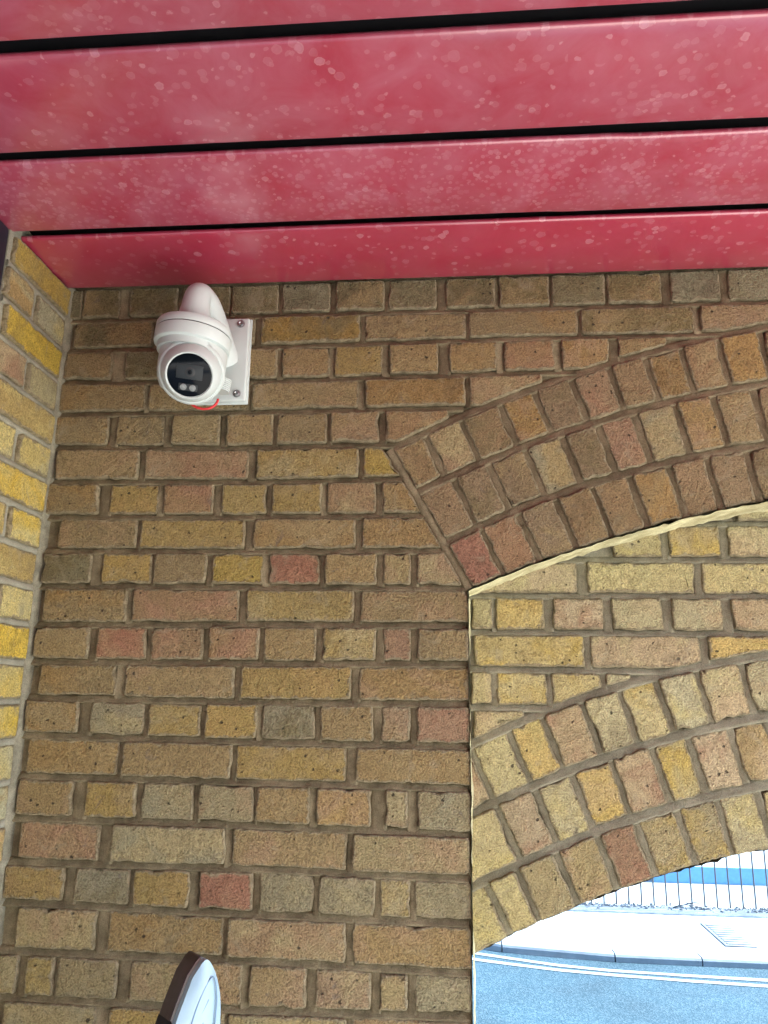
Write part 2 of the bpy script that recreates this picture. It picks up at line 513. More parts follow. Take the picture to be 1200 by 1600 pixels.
SECOND = {'u': 'pnd', 'h': 'dg', 'd': 'hn', 'g': 'dt', 'n': 'pxn', 'N': 'nt', 'z': 'yd', 'x': 'no', 'y': 'ont', 'Y': 'yz', 'o': 'ynp', 'p': 'nqt', 'q': 'pr',
          'r': 'qp', 't': 'gyp', 'l': 'Le', 'L': 'lO', 'e': 'lk', 'k': 'eq', 'O': 'Lk', 'S': 'YT', 'T': 'SG', 'G': 'TB', 'B': 'Gn'}

rnd = random.Random(11)

# ------------------------------------------------------------------ brick maker
def signed_area(p):
    return 0.5 * sum(p[i][0] * p[(i + 1) % len(p)][1] - p[(i + 1) % len(p)][0] * p[i][1] for i in range(len(p)))

def resample(poly, step):
    out = []
    for i, a in enumerate(poly):
        b = poly[(i + 1) % len(poly)]
        L = math.hypot(b[0] - a[0], b[1] - a[1])
        k = max(1, int(round(L / step)))
        for j in range(k):
            out.append((a[0] + (b[0] - a[0]) * j / k, a[1] + (b[1] - a[1]) * j / k))
    return out

def offset(poly, d):
    n = len(poly)
    out = []
    for i in range(n):
        a, b, c = poly[i - 1], poly[i], poly[(i + 1) % n]
        tx, ty = c[0] - a[0], c[1] - a[1]
        L = math.hypot(tx, ty) or 1
        out.append((b[0] - ty / L * d, b[1] + tx / L * d))     # inwards for a counter-clockwise outline
    return out

class BrickSet:
    """one or many brick shapes gathered into a mesh; local x along the wall, -y out of it, z up (metres)"""
    def __init__(self):
        self.v, self.f, self.tint, self.second, self.edge = [], [], [], [], []
    def add(self, poly, code, front=0.0, step=0.0070, wob=0.0017, tilt=0.0008, origin=(0, 0), back=0.022):
        if signed_area(poly) < 0:
            poly = poly[::-1]
        poly = resample(poly, step)
        n = len(poly)
        # soften the corners, then let the outline wander
        for _ in range(1):
            poly = [(0.18 * poly[i - 1][0] + 0.64 * poly[i][0] + 0.18 * poly[(i + 1) % n][0],
                     0.18 * poly[i - 1][1] + 0.64 * poly[i][1] + 0.18 * poly[(i + 1) % n][1]) for i in range(n)]
        # knocked corners and bites out of the arris
        if n > 24:
            for _ in range(rnd.choice((0, 1, 1, 2, 3))):
                i0 = rnd.randrange(n)
                depth, half = rnd.uniform(0.0015, 0.0048), rnd.randint(1, 3)
                mx = sum(p[0] for p in poly) / n
                mz = sum(p[1] for p in poly) / n
                for k in range(-half, half + 1):
                    x, z = poly[(i0 + k) % n]
                    L = math.hypot(mx - x, mz - z) or 1
                    w = depth * (1 - abs(k) / (half + 1))
                    poly[(i0 + k) % n] = (x + (mx - x) / L * w, z + (mz - z) / L * w)
        sx, sz = rnd.uniform(0, 99), rnd.uniform(0, 99)
        if wob:
            q = []
            for (x, z) in poly:
                w1 = noise.noise((x * 18 + sx, z * 18, sz + 3)) + noise.noise((x * 45 + sx, z * 45, sz)) + 0.9 * noise.noise((x * 130 + sx, z * 130, sz + 7))
                w2 = noise.noise((x * 18, z * 18 + sz, sx + 3)) + noise.noise((x * 45, z * 45 + sz, sx)) + 0.9 * noise.noise((x * 130, z * 130 + sz, sx + 7))
                q.append((x + w1 * wob, z + w2 * wob))
            poly = q
        cx = sum(p[0] for p in poly) / n
        cz = sum(p[1] for p in poly) / n
        ax, az = rnd.gauss(0, tilt) / 0.1, rnd.gauss(0, tilt) / 0.04
        base = len(self.v)
        o1, o2 = offset(poly, 0.0013), offset(poly, 0.0045)
        xs_, zs_ = [p[0] for p in poly], [p[1] for p in poly]
        roomy = min(max(xs_) - min(xs_), max(zs_) - min(zs_)) > 0.042 and n > 20
        rings = [(poly, back, 1.0), (poly, 0.0034, 1.0), (o1, 0.0007, 0.8), (o2, 0.0, 0.45 if roomy else 0.15)]
        if roomy:
            mx_, mz_ = (max(xs_) + min(xs_)) / 2, (max(zs_) + min(zs_)) / 2
            fx_, fz_ = 1 - 0.017 / (max(xs_) - min(xs_)), 1 - 0.017 / (max(zs_) - min(zs_))
            rings.append(([(mx_ + (p[0] - mx_) * fx_, mz_ + (p[1] - mz_) * fz_) for p in o2], -0.0002, 0.0))
        for ring, y, e in rings:
            for (x, z) in ring:
                yy = y
                if y < 0.01:
                    yy = front + y + (x - cx) * ax + (z - cz) * az + noise.noise((x * 60 + sx, z * 60, sz)) * 0.0011
                    if y > 0.002:
                        yy += abs(noise.noise((x * 90 + sz, z * 90, sx))) * 0.003
                else:
                    yy = front + y
                self.v.append((x - origin[0], yy, z - origin[1]))
                self.edge.append(e)
        K = len(rings)
        for k in range(K - 1):
            for i in range(n):
                j = (i + 1) % n
                self.f.append((base + k * n + i, base + k * n + j, base + (k + 1) * n + j, base + (k + 1) * n + i))
        self.f.append(tuple(base + (K - 1) * n + i for i in range(n)))
        b = PAL[code]
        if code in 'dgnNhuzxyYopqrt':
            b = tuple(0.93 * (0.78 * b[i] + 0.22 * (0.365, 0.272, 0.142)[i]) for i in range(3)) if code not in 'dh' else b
        if code in 'lLekO':
            b = tuple(0.66 * b[i] + 0.34 * (0.455, 0.375, 0.245)[i] for i in range(3))
        j = 1 + rnd.uniform(-0.10, 0.10)
        h = rnd.uniform(-0.04, 0.04)
        c1 = (b[0] * j * (1 + h), b[1] * j, b[2] * j * (1 - 2 * h), 1)
        s = PAL[rnd.choice(SECOND[code])]
        c2 = (*[0.15 * b[i] + 0.85 * s[i] for i in range(3)], 1)
        for _ in range(K * n):
            self.tint.append(c1)
            self.second.append(c2)
        return cx, cz
    def build(self, name):
        me = mesh(name, self.v, self.f)
        for nm, dat in (('tint', self.tint), ('second', self.second)):
            a = me.attributes.new(nm, 'FLOAT_COLOR', 'POINT')
            a.data.foreach_set('color', [c for q in dat for c in q])
        a = me.attributes.new('edge', 'FLOAT', 'POINT')
        a.data.foreach_set('value', self.edge)
        me.materials.append(M['brick'])
        return me

def make_brick(name, poly, code, parent, to_world, rot=(0, 0, 0), **kw):
    """poly in wall millimetres; one object with its origin in the middle of the brick"""
    poly = [(x / 1000, z / 1000) for x, z in poly]
    cx = sum(p[0] for p in poly) / len(poly)
    cz = sum(p[1] for p in poly) / len(poly)
    bs = BrickSet()
    bs.add(poly, code, front=max(-0.0025, min(0.0025, rnd.gauss(0, 0.0015))), origin=(cx, cz), **kw)
    return link(name, bs.build(name), None, parent, to_world(cx, cz), rot)

# ------------------------------------------------------------------ curves of the two arches (wall millimetres)
OUT = [(1101, -2919, 2827), (963, -2613, 2383), (848, -2350, 1979), (1062, -3150, 2690)]
INN = [(862, -2718, 1943), (997, -3098, 2226), (1019, -3226, 2234), (1036, -3339, 2237)]
XM = 1000.0
def arc(c, x):
    if x > XM:
        x = 2 * XM - x
    return c[1] + math.sqrt(max(1.0, c[2] ** 2 - (x - c[0]) ** 2))
SKEW_A, SKEW_B = (-157.0, -389.0), (3.0, -677.0)
def skew_x(z):
    return SKEW_A[0] + (z - SKEW_A[1]) / (SKEW_B[1] - SKEW_A[1]) * (SKEW_B[0] - SKEW_A[0])

def interp(pts, x):
    if x <= pts[0][0]:
        return pts[0][1]
    for (x0, z0), (x1, z1) in zip(pts, pts[1:]):
        if x <= x1:
            return z0 + (z1 - z0) * (x - x0) / (x1 - x0)
    return pts[-1][1]
TOP = -6.0
def bed(k, x):
    if k <= 0:
        return TOP + 4
    if k in BEDS:
        return interp(BEDS[k], x)
    return -75.2 * k

def clip_left(poly, fx):
    """keep what lies left of x = fx(z)"""
    out = []
    for i, a in enumerate(poly):
        b = poly[(i + 1) % len(poly)]
        da, db = fx(a[1]) - a[0], fx(b[1]) - b[0]
        if da >= 0:
            out.append(a)
        if (da >= 0) != (db >= 0):
            s = da / (da - db)
            out.append((a[0] + (b[0] - a[0]) * s, a[1] + (b[1] - a[1]) * s))
    return out

def course_poly(x0, x1, ztop, zbot, step=12.0, minh=9.0):
    n = max(2, int((x1 - x0) / step))
    lo, hi = [], []
    for i in range(n + 1):
        x = x0 + (x1 - x0) * i / n
        a, b = zbot(x), ztop(x)
        if b - a >= minh:
            lo.append((x, a))
            hi.append((x, b))
    if len(lo) < 3:
        return None
    return lo + hi[::-1]

J = 6.0      # half a bed joint

# ------------------------------------------------------------------ mortar strips
class Strips:
    def __init__(self):
        self.v, self.f = [], []
    def strip(self, pts, prof, seed=0.0, closed=False, amp=0.0007):
        """pts: centre line (x, z) in m; prof: [(across, depth)], across measured to the left of travel"""
        n, k = len(pts), len(prof)
        base = len(self.v)
        for i, p in enumerate(pts):
            a, b = pts[max(i - 1, 0)], pts[min(i + 1, n - 1)]
            tx, tz = b[0] - a[0], b[1] - a[1]
            L = math.hypot(tx, tz) or 1
            nx, nz = -tz / L, tx / L
            for j, (w, d) in enumerate(prof):
                s = noise.noise((p[0] * 28, p[1] * 28, seed + j * 3.1)) * 1.5 + noise.noise((p[0] * 110, p[1] * 110, seed + j * 3.1))
                self.v.append((p[0] + nx * w, d + s * amp, p[1] + nz * w))
        for i in range(n - 1):
            for j in range(k - 1):
                q = base + i * k + j
                self.f.append((q, q + 1, q + k + 1, q + k))
    def quad(self, a, b, c, d):
        n = len(self.v)
        self.v += [a, b, c, d]
        self.f.append((n, n + 1, n + 2, n + 3))
    def build(self, name):
        bm = bmesh.new()
        me = mesh('tmp', self.v, self.f)
        bm.from_mesh(me)
        bpy.data.meshes.remove(me)
        me = bpy.data.meshes.new(name)
        bm.to_mesh(me)
        bm.free()
        me.polygons.foreach_set('use_smooth', [True] * len(me.polygons))
        return me

def line_pts(a, b, step=0.009):
    L = math.hypot(b[0] - a[0], b[1] - a[1])
    n = max(1, int(L / step))
    return [(a[0] + (b[0] - a[0]) * i / n, a[1] + (b[1] - a[1]) * i / n) for i in range(n + 1)]

# weather-struck pointing: pressed back under the brick above, nearly flush on the brick below
BED_PROF = [(0.0085, 0.0145), (0.0062, 0.0098), (0.0020, 0.0076), (-0.0030, 0.0046), (-0.0060, 0.0030), (-0.0080, 0.0050), (-0.0090, 0.0140)]
PERP_PROF = [(0.55, 0.0130), (0.50, 0.0092), (0.15, 0.0072), (-0.30, 0.0052), (-0.50, 0.0042), (-0.60, 0.0130)]

def add_perps(st, course, ztop, zbot):
    for a, b in zip(course, course[1:]):
        g = b[0] - a[1]
        if g > 60 or g < 2:
            continue
        x = (a[1] + b[0]) / 2
        z1, z0 = ztop(x), zbot(x)
        if z1 - z0 < 8:
            continue
        w = (g + 4) / 1000
        sg = 1 if rnd.random() < 0.75 else -1
        st.strip(line_pts((x / 1000, (z0 - 1) / 1000), (x / 1000, (z1 + 1) / 1000)), [(p * w * sg, d) for p, d in (PERP_PROF if sg > 0 else PERP_PROF)][::sg], rnd.uniform(0, 50))

FX0, FX1 = -0.8775, 2.6        # the wall between the return and its far end
RJ = 2 * XM / 1000             # far jamb of the arch

# ------------------------------------------------------------------ floor and ground
def structure(name, me, mat, parent=None, loc=(0, 0, 0)):
    o = link(name, me, mat, parent, loc)
    if parent is None:
        o['kind'] = 'structure'
    return o

def sheet(name, mat, x0, x1, y0, y1, z):
    return structure(name, mesh(name, [(x0, y0, z), (x1, y0, z), (x1, y1, z), (x0, y1, z)], [(0, 1, 2, 3)], False), mat)

sheet('ground', M['ground'], -120, 120, -120, 120, -0.012)
sheet('floor', M['concrete'], -5.0, 7.0, -4.2, 0.45, -0.004)

# road with its kerb line
KERB = [(-14, 9.0), (-6, 8.0), (-3, 7.0), (-1.2, 6.32), (0.0, 5.86), (0.54, 5.70), (0.95, 5.635), (1.31, 5.60), (1.9, 5.585), (2.5, 5.58), (5, 5.585), (9, 5.62), (30, 5.9)]
def kerb_y(x):
    return interp(KERB, x)
xs = sorted(set([k[0] for k in KERB] + [-14 + 0.5 * i for i in range(88)]))
rv, rf = [], []
for i, x in enumerate(xs):
    rv += [(x, 0.45, 0.0), (x, kerb_y(x), 0.0)]
    if i:
        rf.append((2 * i - 2, 2 * i, 2 * i + 1, 2 * i - 1))
structure('road', mesh('road', rv, rf, False), M['asphalt'])

for nm, pts, w in (('road_marking', [(-1.0, 6.10), (0.21, 5.66), (0.81, 5.46), (1.21, 5.385), (1.8, 5.34), (2.4, 5.31), (5, 5.28), (12, 5.3)], 0.062),
                   ('road_marking', [(-1.0, 5.93), (0.21, 5.50), (0.81, 5.345), (1.19, 5.285), (1.8, 5.22), (2.35, 5.18), (5, 5.12), (12, 5.12)], 0.062)):
    st = Strips()
    dense = []
    x = pts[0][0]
    while x < pts[-1][0]:
        dense.append((x, interp(pts, x)))
        x += 0.08
    vv, ff = [], []
    for i, (x, y) in enumerate(dense):
        e = noise.noise((x * 3, y, 3)) * 0.006
        vv += [(x, y - w / 2 + e, 0.004), (x, y + w / 2 - e, 0.004)]
        if i:
            ff.append((2 * i - 2, 2 * i, 2 * i + 1, 2 * i - 1))
    structure(nm, mesh(nm, vv, ff, False), M['line'])

KH = 0.060
pv, pf = [], []
for i, x in enumerate(xs):
    pv += [(x, kerb_y(x) + 0.14, KH - 0.004), (x, 40, KH - 0.004)]
    if i:
        pf.append((2 * i - 2, 2 * i, 2 * i + 1, 2 * i - 1))
structure('pavement', mesh('pavement', pv, pf, False), M['paving'])

def kerbstone(x0, x1):
    bm = bmesh.new()
    g = 0.005
    x0, x1 = x0 + g, x1 - g
    y0, y1 = kerb_y(x0), kerb_y(x1)
    prof = [(0.0, -0.02), (0.0, KH - 0.022), (0.010, KH - 0.006), (0.03, KH), (0.137, KH), (0.137, -0.02)]
    rows = [[bm.verts.new((x, y + p[0], p[1])) for p in prof] for x, y in ((x0, y0), (x1, y1))]
    for i in range(len(prof) - 1):
        bm.faces.new((rows[0][i], rows[1][i], rows[1][i + 1], rows[0][i + 1]))
    bm.faces.new(rows[0]); bm.faces.new(rows[1])
    return from_bm('kerbstone', bm)
kroot = structure('kerb', mesh('kerb', [(x, kerb_y(x) + 0.02 + d, 0.01) for x in (-3, -1.2, 0, 1.31, 2.5, 9) for d in (0, 0.1)],
                 [(2 * i, 2 * i + 2, 2 * i + 3, 2 * i + 1) for i in range(5)], False), M['mortar_pale'])
edges = [-3.0, -2.1, -1.2, -0.5, 0.40, 1.31, 2.0, 2.92, 3.83, 4.75, 5.66, 6.58, 7.5]
for a, b in zip(edges, edges[1:]):
    link('kerbstone', kerbstone(a, b), M['kerb'], kroot)

# raised terrace behind the fence, its riser coloured blue in place of skylit shade
tv = [(2.3, 8.28, KH), (14, 8.40, KH), (2.3, 8.28, KH + 0.17), (14, 8.40, KH + 0.17), (2.3, 30, KH + 0.17), (14, 30, KH + 0.17), (2.3, 30, KH)]
terr = structure('terrace', mesh('terrace', tv, [(2, 3, 5, 4), (0, 2, 4, 6)], False), M['paving'])
link('riser', mesh('riser', [(2.3, 8.276, KH - 0.02), (14, 8.396, KH - 0.02), (14, 8.396, KH + 0.172), (2.3, 8.276, KH + 0.172), (2.3, 8.29, KH + 0.172), (14, 8.41, KH + 0.172)],
     [(0, 1, 2, 3), (3, 2, 5, 4)], False), M['blue'], terr)

# unseen beam and end wall, added to block light behind and to the left
def slab(name, mat, x0, x1, y0, y1, z0, z1):
    o = box(name, mat, None, x0, x1, y0, y1, z0, z1)
    return o
bw = slab('light_stop_beam', M['render'], -2.2, 2.7, -3.05, -2.85, 1.05, Z0 + 0.05)
tag(bw, 'deep rendered beam, unseen, added behind the viewer to shape the light', 'beam')
ew = slab('light_stop_wall', M['render'], -2.4, -2.2, -3.05, 0.33, 0.0, Z0 + 0.05)
tag(ew, 'plain rendered wall, unseen, added beyond the return wall to cut flat light', 'wall')

# ------------------------------------------------------------------ the brick wall
wall = empty('brick_wall', (0, 0, 0))
tag(wall, 'brown stock brick wall with two low brick arches one inside the other, under red slats', 'wall')
def W(x, z):
    return (x, 0.0, z + Z0)
def WI(x, z):
    return (x, 0.102, z + Z0)

# mortar body of the outer face
st = Strips()
BASE_Y = 0.0128
zt = 0.03
def body(st, y, floor_z, arcs, x_lo, x_hi, off):
    xsb = [x_lo]
    while xsb[-1] < x_hi - 1e-6:
        xsb.append(min(x_hi, xsb[-1] + 0.02))
    for e in (0.0, RJ):
        if x_lo < e < x_hi:
            xsb.append(e)
    xsb = sorted(set(round(v, 5) for v in xsb))
    for a, b in zip(xsb, xsb[1:]):
        mid = (a + b) / 2
        if 0.0 < mid < RJ:
            za, zb = arc(arcs[3], a * 1000) / 1000 + off, arc(arcs[3], b * 1000) / 1000 + off
        else:
            za = zb = floor_z
        st.quad((a, y, za), (b, y, zb), (b, y, zt), (a, y, zt))
body(st, BASE_Y, -Z0, OUT, FX0, FX1, 0.004)
def spring(k):          # the right-hand end of bed k on the left of the arch
    z = BEDS[k][-1][1] if k in BEDS else -75.2 * k
    return z
for k in range(1, 40):
    z_end = spring(k)
    # left of the arch
    x = FX0 * 1000
    pts = []
    while x < 2:
        z = bed(k, x)
        stop = False
        if z > -389:
            if x > -157 and arc(OUT[0], x) > z - 4:
                stop = True
        elif z > -677 and x > skew_x(z):
            stop = True
        if stop:
            break
        pts.append((x / 1000, z / 1000))
        x += 9
    if k in (1, 2, 3):      # carry on over the arch
        while x < 1000 and arc(OUT[0], x) < bed(k, x) - 3:
            pts.append((x / 1000, bed(k, x) / 1000))
            x += 9
    if len(pts) > 2:
        st.strip(pts, BED_PROF, k * 1.7)
    # beyond the far jamb
    if k > 5:
        st.strip([(RJ + 0.02 * i, -75.2 * k / 1000) for i in range(31)], BED_PROF, k * 2.3)
for k, course in COURSES.items():
    add_perps(st, course, lambda x, k=k: bed(k - 1, x) - 2, lambda x, k=k: max(bed(k, x), arc(OUT[0], x) if (x > -157 and bed(k - 1, x) > -389) else -9999) + 2)
mortar = link('mortar', st.build('mortar'), M['mortar'], wall, W(0, 0))

# traced bricks of the outer face
extra = BrickSet()
for k, course in COURSES.items():
    for x0, x1, c in course:
        def ztop(x):
            return bed(k - 1, x) - (J if k > 1 else 2)
        def zbot(x):
            z = bed(k, x) + J
            if x > -157 and z > -389 - 80:
                z = max(z, arc(OUT[0], x) + 7)
            return z
        lim = k <= 5
        p = course_poly(x0, x1, ztop, zbot if lim else (lambda x: bed(k, x) + J))
        if not p:
            continue
        if k >= 5:
            p = clip_left(p, lambda z: (skew_x(z) - 9) if z < -380 else (skew_x(-380) + 400))
            if k >= 9:
                p = clip_left(p, lambda z: 0.5)
            if len(p) < 3 or abs(signed_area(p)) < 250:
                continue
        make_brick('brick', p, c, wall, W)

# more of the same bond out of the picture: below, above the far half of the arch, beyond the far jamb
def bond(k, x_start, x_end):
    x, out = x_start, []
    if k % 2:
        out.append((x, x + 102)); x += 112
        out.append((x, x + 50)); x += 62
    L = 102 if k % 2 else 215
    while x < x_end - 30:
        out.append((x, min(x + L, x_end)))
        x += L + 11
    return out
codes = 'nnnnyyptdo'
for k in range(1, 40):
    rows = []
    if k > 20:
        rows += bond(k, FX0 * 1000 + 8, 0)
    rows += bond(k, RJ * 1000, FX1 * 1000)
    if k <= 5:
        rows += [(a, b) for a, b in bond(k, 400, 2000) if a > max(c[1] for c in COURSES[k])]
    for a, b in rows:
        p = course_poly(a, b, lambda x: bed(k - 1, x) - J, lambda x: max(bed(k, x) + J, arc(OUT[0], x) + 7 if -157 < x < 2157 and k <= 5 else -9999), 60)
        if p:
            extra.add([(x / 1000, z / 1000) for x, z in p], rnd.choice(codes), rnd.gauss(0, 0.0015), step=0.03, wob=0.001)

# arches ---------------------------------------------------------------
def hit(curve, c, m, lift):
    """point where the radial line through m meets the curve moved up by lift"""
    dx, dz = m[0] - c[0], m[1] - c[1]
    L = math.hypot(dx, dz)
    dx, dz = dx / L, dz / L
    lo, hi = L - 400, L + 400
    for _ in range(40):
        t = (lo + hi) / 2
        x, z = c[0] + dx * t, c[1] + dz * t
        if z > arc(curve, x) + lift:
            hi = t
        else:
            lo = t
    return (c[0] + dx * hi, c[1] + dz * hi)

def shift(m, c, d):
    dx, dz = m[0] - c[0], m[1] - c[1]
    L = math.hypot(dx, dz)
    return (m[0] + dz / L * d, m[1] - dx / L * d)

def build_arch(part, curves, centre, joints, place, y_plane, first, st, codes_far):
    for r, (pts, cs) in enumerate(joints):
        top, bot = curves[r], curves[r + 1]
        lt, lb = -7.5, (8.0 if r < 2 else 1.0)
        j = list(pts)
        n_real = len(j)
        # carry the ring on to the far springing, out of the picture
        while j[-1][0] < 2 * XM + (150 if first else 30):
            a = j[-1]
            x = a[0] + 72
            mid = (arc(top, x) + arc(bot, x)) / 2
            j.append((x, mid))
        for i in range(-1, len(j) - 1):
            R_ = j[i + 1]
            if i < 0:
                if first:
                    zt_, zb_ = None, None
                    tl, bl = None, None
                    # the first brick leans on the skewback
                    rb, rtp = hit(bot, centre, shift(R_, centre, -5), lb), hit(top, centre, shift(R_, centre, -5), lt)
                    z = rtp[1]
                    def on(curve, lift):
                        lo, hi = -700.0, -380.0
                        for _ in range(40):
                            m_ = (lo + hi) / 2
                            if m_ > arc(curve, skew_x(m_) + 9) + lift:
                                hi = m_
                            else:
                                lo = m_
                        return (skew_x(hi) + 9, hi)
                    tl, bl = on(top, lt), on(bot, lb)
                else:
                    rb, rtp = hit(bot, centre, shift(R_, centre, -5), lb), hit(top, centre, shift(R_, centre, -5), lt)
                    tl, bl = (-6.0, arc(top, -6) + lt), (-6.0, arc(bot, -6) + lb)
                    if rb[0] < 4:
                        continue
            else:
                L_ = j[i]
                g = 5.0 + rnd.uniform(-1, 2)
                bl, tl = hit(bot, centre, shift(L_, centre, g), lb), hit(top, centre, shift(L_, centre, g), lt)
                rb, rtp = hit(bot, centre, shift(R_, centre, -5), lb), hit(top, centre, shift(R_, centre, -5), lt)
            poly = [bl, rb, rtp, tl]
            if abs(signed_area(poly)) < 300:
                continue
            if i + 1 < n_real:
                code = cs[(i + 1) % len(cs)]
                make_brick('arch_brick', poly, code, part, lambda x, z: (x, 0, z), wob=0.0021)
            else:
                p = [(x / 1000, z / 1000) for x, z in poly]
                (extra if y_plane == 0 else extra_in).add(p, rnd.choice(codes_far), rnd.gauss(0, 0.0015), step=0.03, wob=0.001)
        # joints between the bricks of the ring
        for i in range(len(j) - 1):
            a, b = hit(bot, centre, j[i], lb), hit(top, centre, j[i], lt)
            st.strip(line_pts((a[0] / 1000, a[1] / 1000), (b[0] / 1000, b[1] / 1000)), [(p * 0.016, d + 0.0006) for p, d in PERP_PROF], rnd.uniform(0, 50), amp=0.0011)
    # bed joints over each ring
    for r in range(3):
        pts = []
        x = -160 if first else -6
        while x < 2160 if first else x < 2006:
            z = arc(curves[r], x)
            if not first or x > skew_x(z) + 2 and x < 2000 - (skew_x(z) + 2):
                pts.append((x / 1000, z / 1000))
            x += 9
        st.strip(pts, [(w * 1.3, d * 0.85) for w, d in BED_PROF], 30 + r, amp=0.0011)
    if first:
        a, b = SKEW_A, SKEW_B
        st.strip(line_pts((b[0] / 1000, b[1] / 1000), (a[0] / 1000, a[1] / 1000)), [(0.010, 0.012), (0.0075, 0.0055), (0.0, 0.0032), (-0.0075, 0.0042), (-0.010, 0.012)], 9, amp=0.0012)

CO, CI = (914.0, -2479.0), (995.0, -3163.0)
extra_in = BrickSet()

# the arches' own joints are the mesh of each arch; its bricks hang below it
class Later:
    pass
arch_out = bpy.data.objects.new('arch', bpy.data.meshes.new('arch'))
col.objects.link(arch_out); arch_out.parent = wall; arch_out.location = W(0, 0)
arch_out['label'] = 'upper arch of three rings of brown bricks'
sa = Strips()
build_arch(arch_out, OUT, CO, OUTER_JOINTS, W, 0, True, sa, 'nnnptx')
arch_out.data = sa.build('arch'); arch_out.data.materials.append(M['mortar_arch'])

tymp = bpy.data.objects.new('tympanum', bpy.data.meshes.new('tympanum'))
col.objects.link(tymp); tymp.parent = wall; tymp.location = WI(0, 0)
tymp['label'] = 'set-back panel of paler yellow brick between the two arches'
sti = Strips()
body(sti, BASE_Y, -Z0, INN, -0.10, RJ + 0.10, 0.004)
def zlow(x):
    return arc(INN[0], x)
for k in range(5, 16):
    seg = []
    z = -75.2 * k
    x = -20
    while x < 2020:
        if z < arc(OUT[3], x) + 30 and z > zlow(x) - 4:
            seg.append((x / 1000, z / 1000))
        elif len(seg) > 2:
            sti.strip(seg, BED_PROF, k * 1.9); seg = []
        else:
            seg = []
        x += 9
    if len(seg) > 2:
        sti.strip(seg, BED_PROF, k * 1.9)
for k, course in TYMPANUM.items():
    tp, bt = -75.2 * (k - 1), -75.2 * k
    for x0, x1, c in course:
        p = course_poly(x0, x1, lambda x: min(tp - J, arc(OUT[3], x) + 25), lambda x: max(bt + J, zlow(x) + 7))
        if p:
            make_brick('brick', p, c, tymp, lambda x, z: (x, 0, z))
    add_perps(sti, course, lambda x: tp - 2, lambda x: max(bt, zlow(x)) + 2)
for k in range(6, 14):
    tp, bt = -75.2 * (k - 1), -75.2 * k
    lim = max([c[1] for c in TYMPANUM.get(k, [(0, 0, 'e')])])
    for a, b in bond(k, 480, 2040):
        if a < lim + 6 or (lim == 0 and False):
            continue
        p = course_poly(a, b, lambda x: min(tp - J, arc(OUT[3], x) + 25), lambda x: max(bt + J, zlow(x) + 7), 50)
        if p:
            extra_in.add([(x / 1000, z / 1000) for x, z in p], rnd.choice('elkeLt'), rnd.gauss(0, 0.0015), step=0.03, wob=0.001)
tymp.data = sti.build('tympanum'); tymp.data.materials.append(M['mortar_grey'])

arch_in = bpy.data.objects.new('arch', bpy.data.meshes.new('arch'))
col.objects.link(arch_in); arch_in.parent = wall; arch_in.location = WI(0, 0)
arch_in['label'] = 'lower arch of three rings of pale bricks over the street opening'
sa = Strips()
build_arch(arch_in, INN, CI, INNER_JOINTS, WI, 0.102, False, sa, 'elktO')
arch_in.data = sa.build('arch'); arch_in.data.materials.append(M['mortar_grey'])

o = link('brickwork', extra.build('brickwork'), None, wall, W(0, 0)); o['kind'] = 'stuff'
o = link('brickwork', extra_in.build('brickwork'), None, wall, WI(0, 0)); o['kind'] = 'stuff'

# underside and side of the opening: outer order, its catching light painted in cream, then the inner one and the outer back of the wall
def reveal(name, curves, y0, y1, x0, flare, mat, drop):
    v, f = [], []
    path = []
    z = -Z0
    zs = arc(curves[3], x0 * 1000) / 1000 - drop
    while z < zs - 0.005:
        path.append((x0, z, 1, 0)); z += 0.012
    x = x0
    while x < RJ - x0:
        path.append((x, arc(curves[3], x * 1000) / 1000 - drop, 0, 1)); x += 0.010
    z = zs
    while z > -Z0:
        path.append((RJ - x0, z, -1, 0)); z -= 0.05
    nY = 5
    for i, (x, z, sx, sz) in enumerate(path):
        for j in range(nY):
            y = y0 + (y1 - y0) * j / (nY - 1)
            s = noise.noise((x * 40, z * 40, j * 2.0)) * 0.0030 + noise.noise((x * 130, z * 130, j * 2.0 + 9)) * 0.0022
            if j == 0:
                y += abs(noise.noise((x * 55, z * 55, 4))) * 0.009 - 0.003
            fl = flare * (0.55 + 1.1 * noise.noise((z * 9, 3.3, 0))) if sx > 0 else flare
            if sz:      # the ends of the arch bricks show through the cream lining
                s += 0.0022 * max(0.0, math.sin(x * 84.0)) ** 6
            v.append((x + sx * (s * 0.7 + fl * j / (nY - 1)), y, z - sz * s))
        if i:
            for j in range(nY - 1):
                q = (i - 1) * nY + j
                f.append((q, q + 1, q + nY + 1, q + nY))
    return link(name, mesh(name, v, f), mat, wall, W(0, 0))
reveal('reveal', OUT, -0.0015, 0.106, 0.0015, 0.0062, M['lit_cream'], 0.0035)
reveal('reveal', INN, 0.112, 0.330, -0.004, 0.0, M['mortar_grey'], 0.001)
# street face of the wall and its top
bk = Strips()
body(bk, 0.330, -Z0, INN, FX0 - 0.4, FX1, 0.0)
bk.quad((FX0 - 0.4, 0.0, zt), (FX1, 0.0, zt), (FX1, 0.33, zt), (FX0 - 0.4, 0.33, zt))
bk.quad((FX1, 0.004, -Z0), (FX1, 0.33, -Z0), (FX1, 0.33, zt), (FX1, 0.004, zt))
link('street_face', bk.build('street_face'), M['mortar'], wall, W(0, 0))

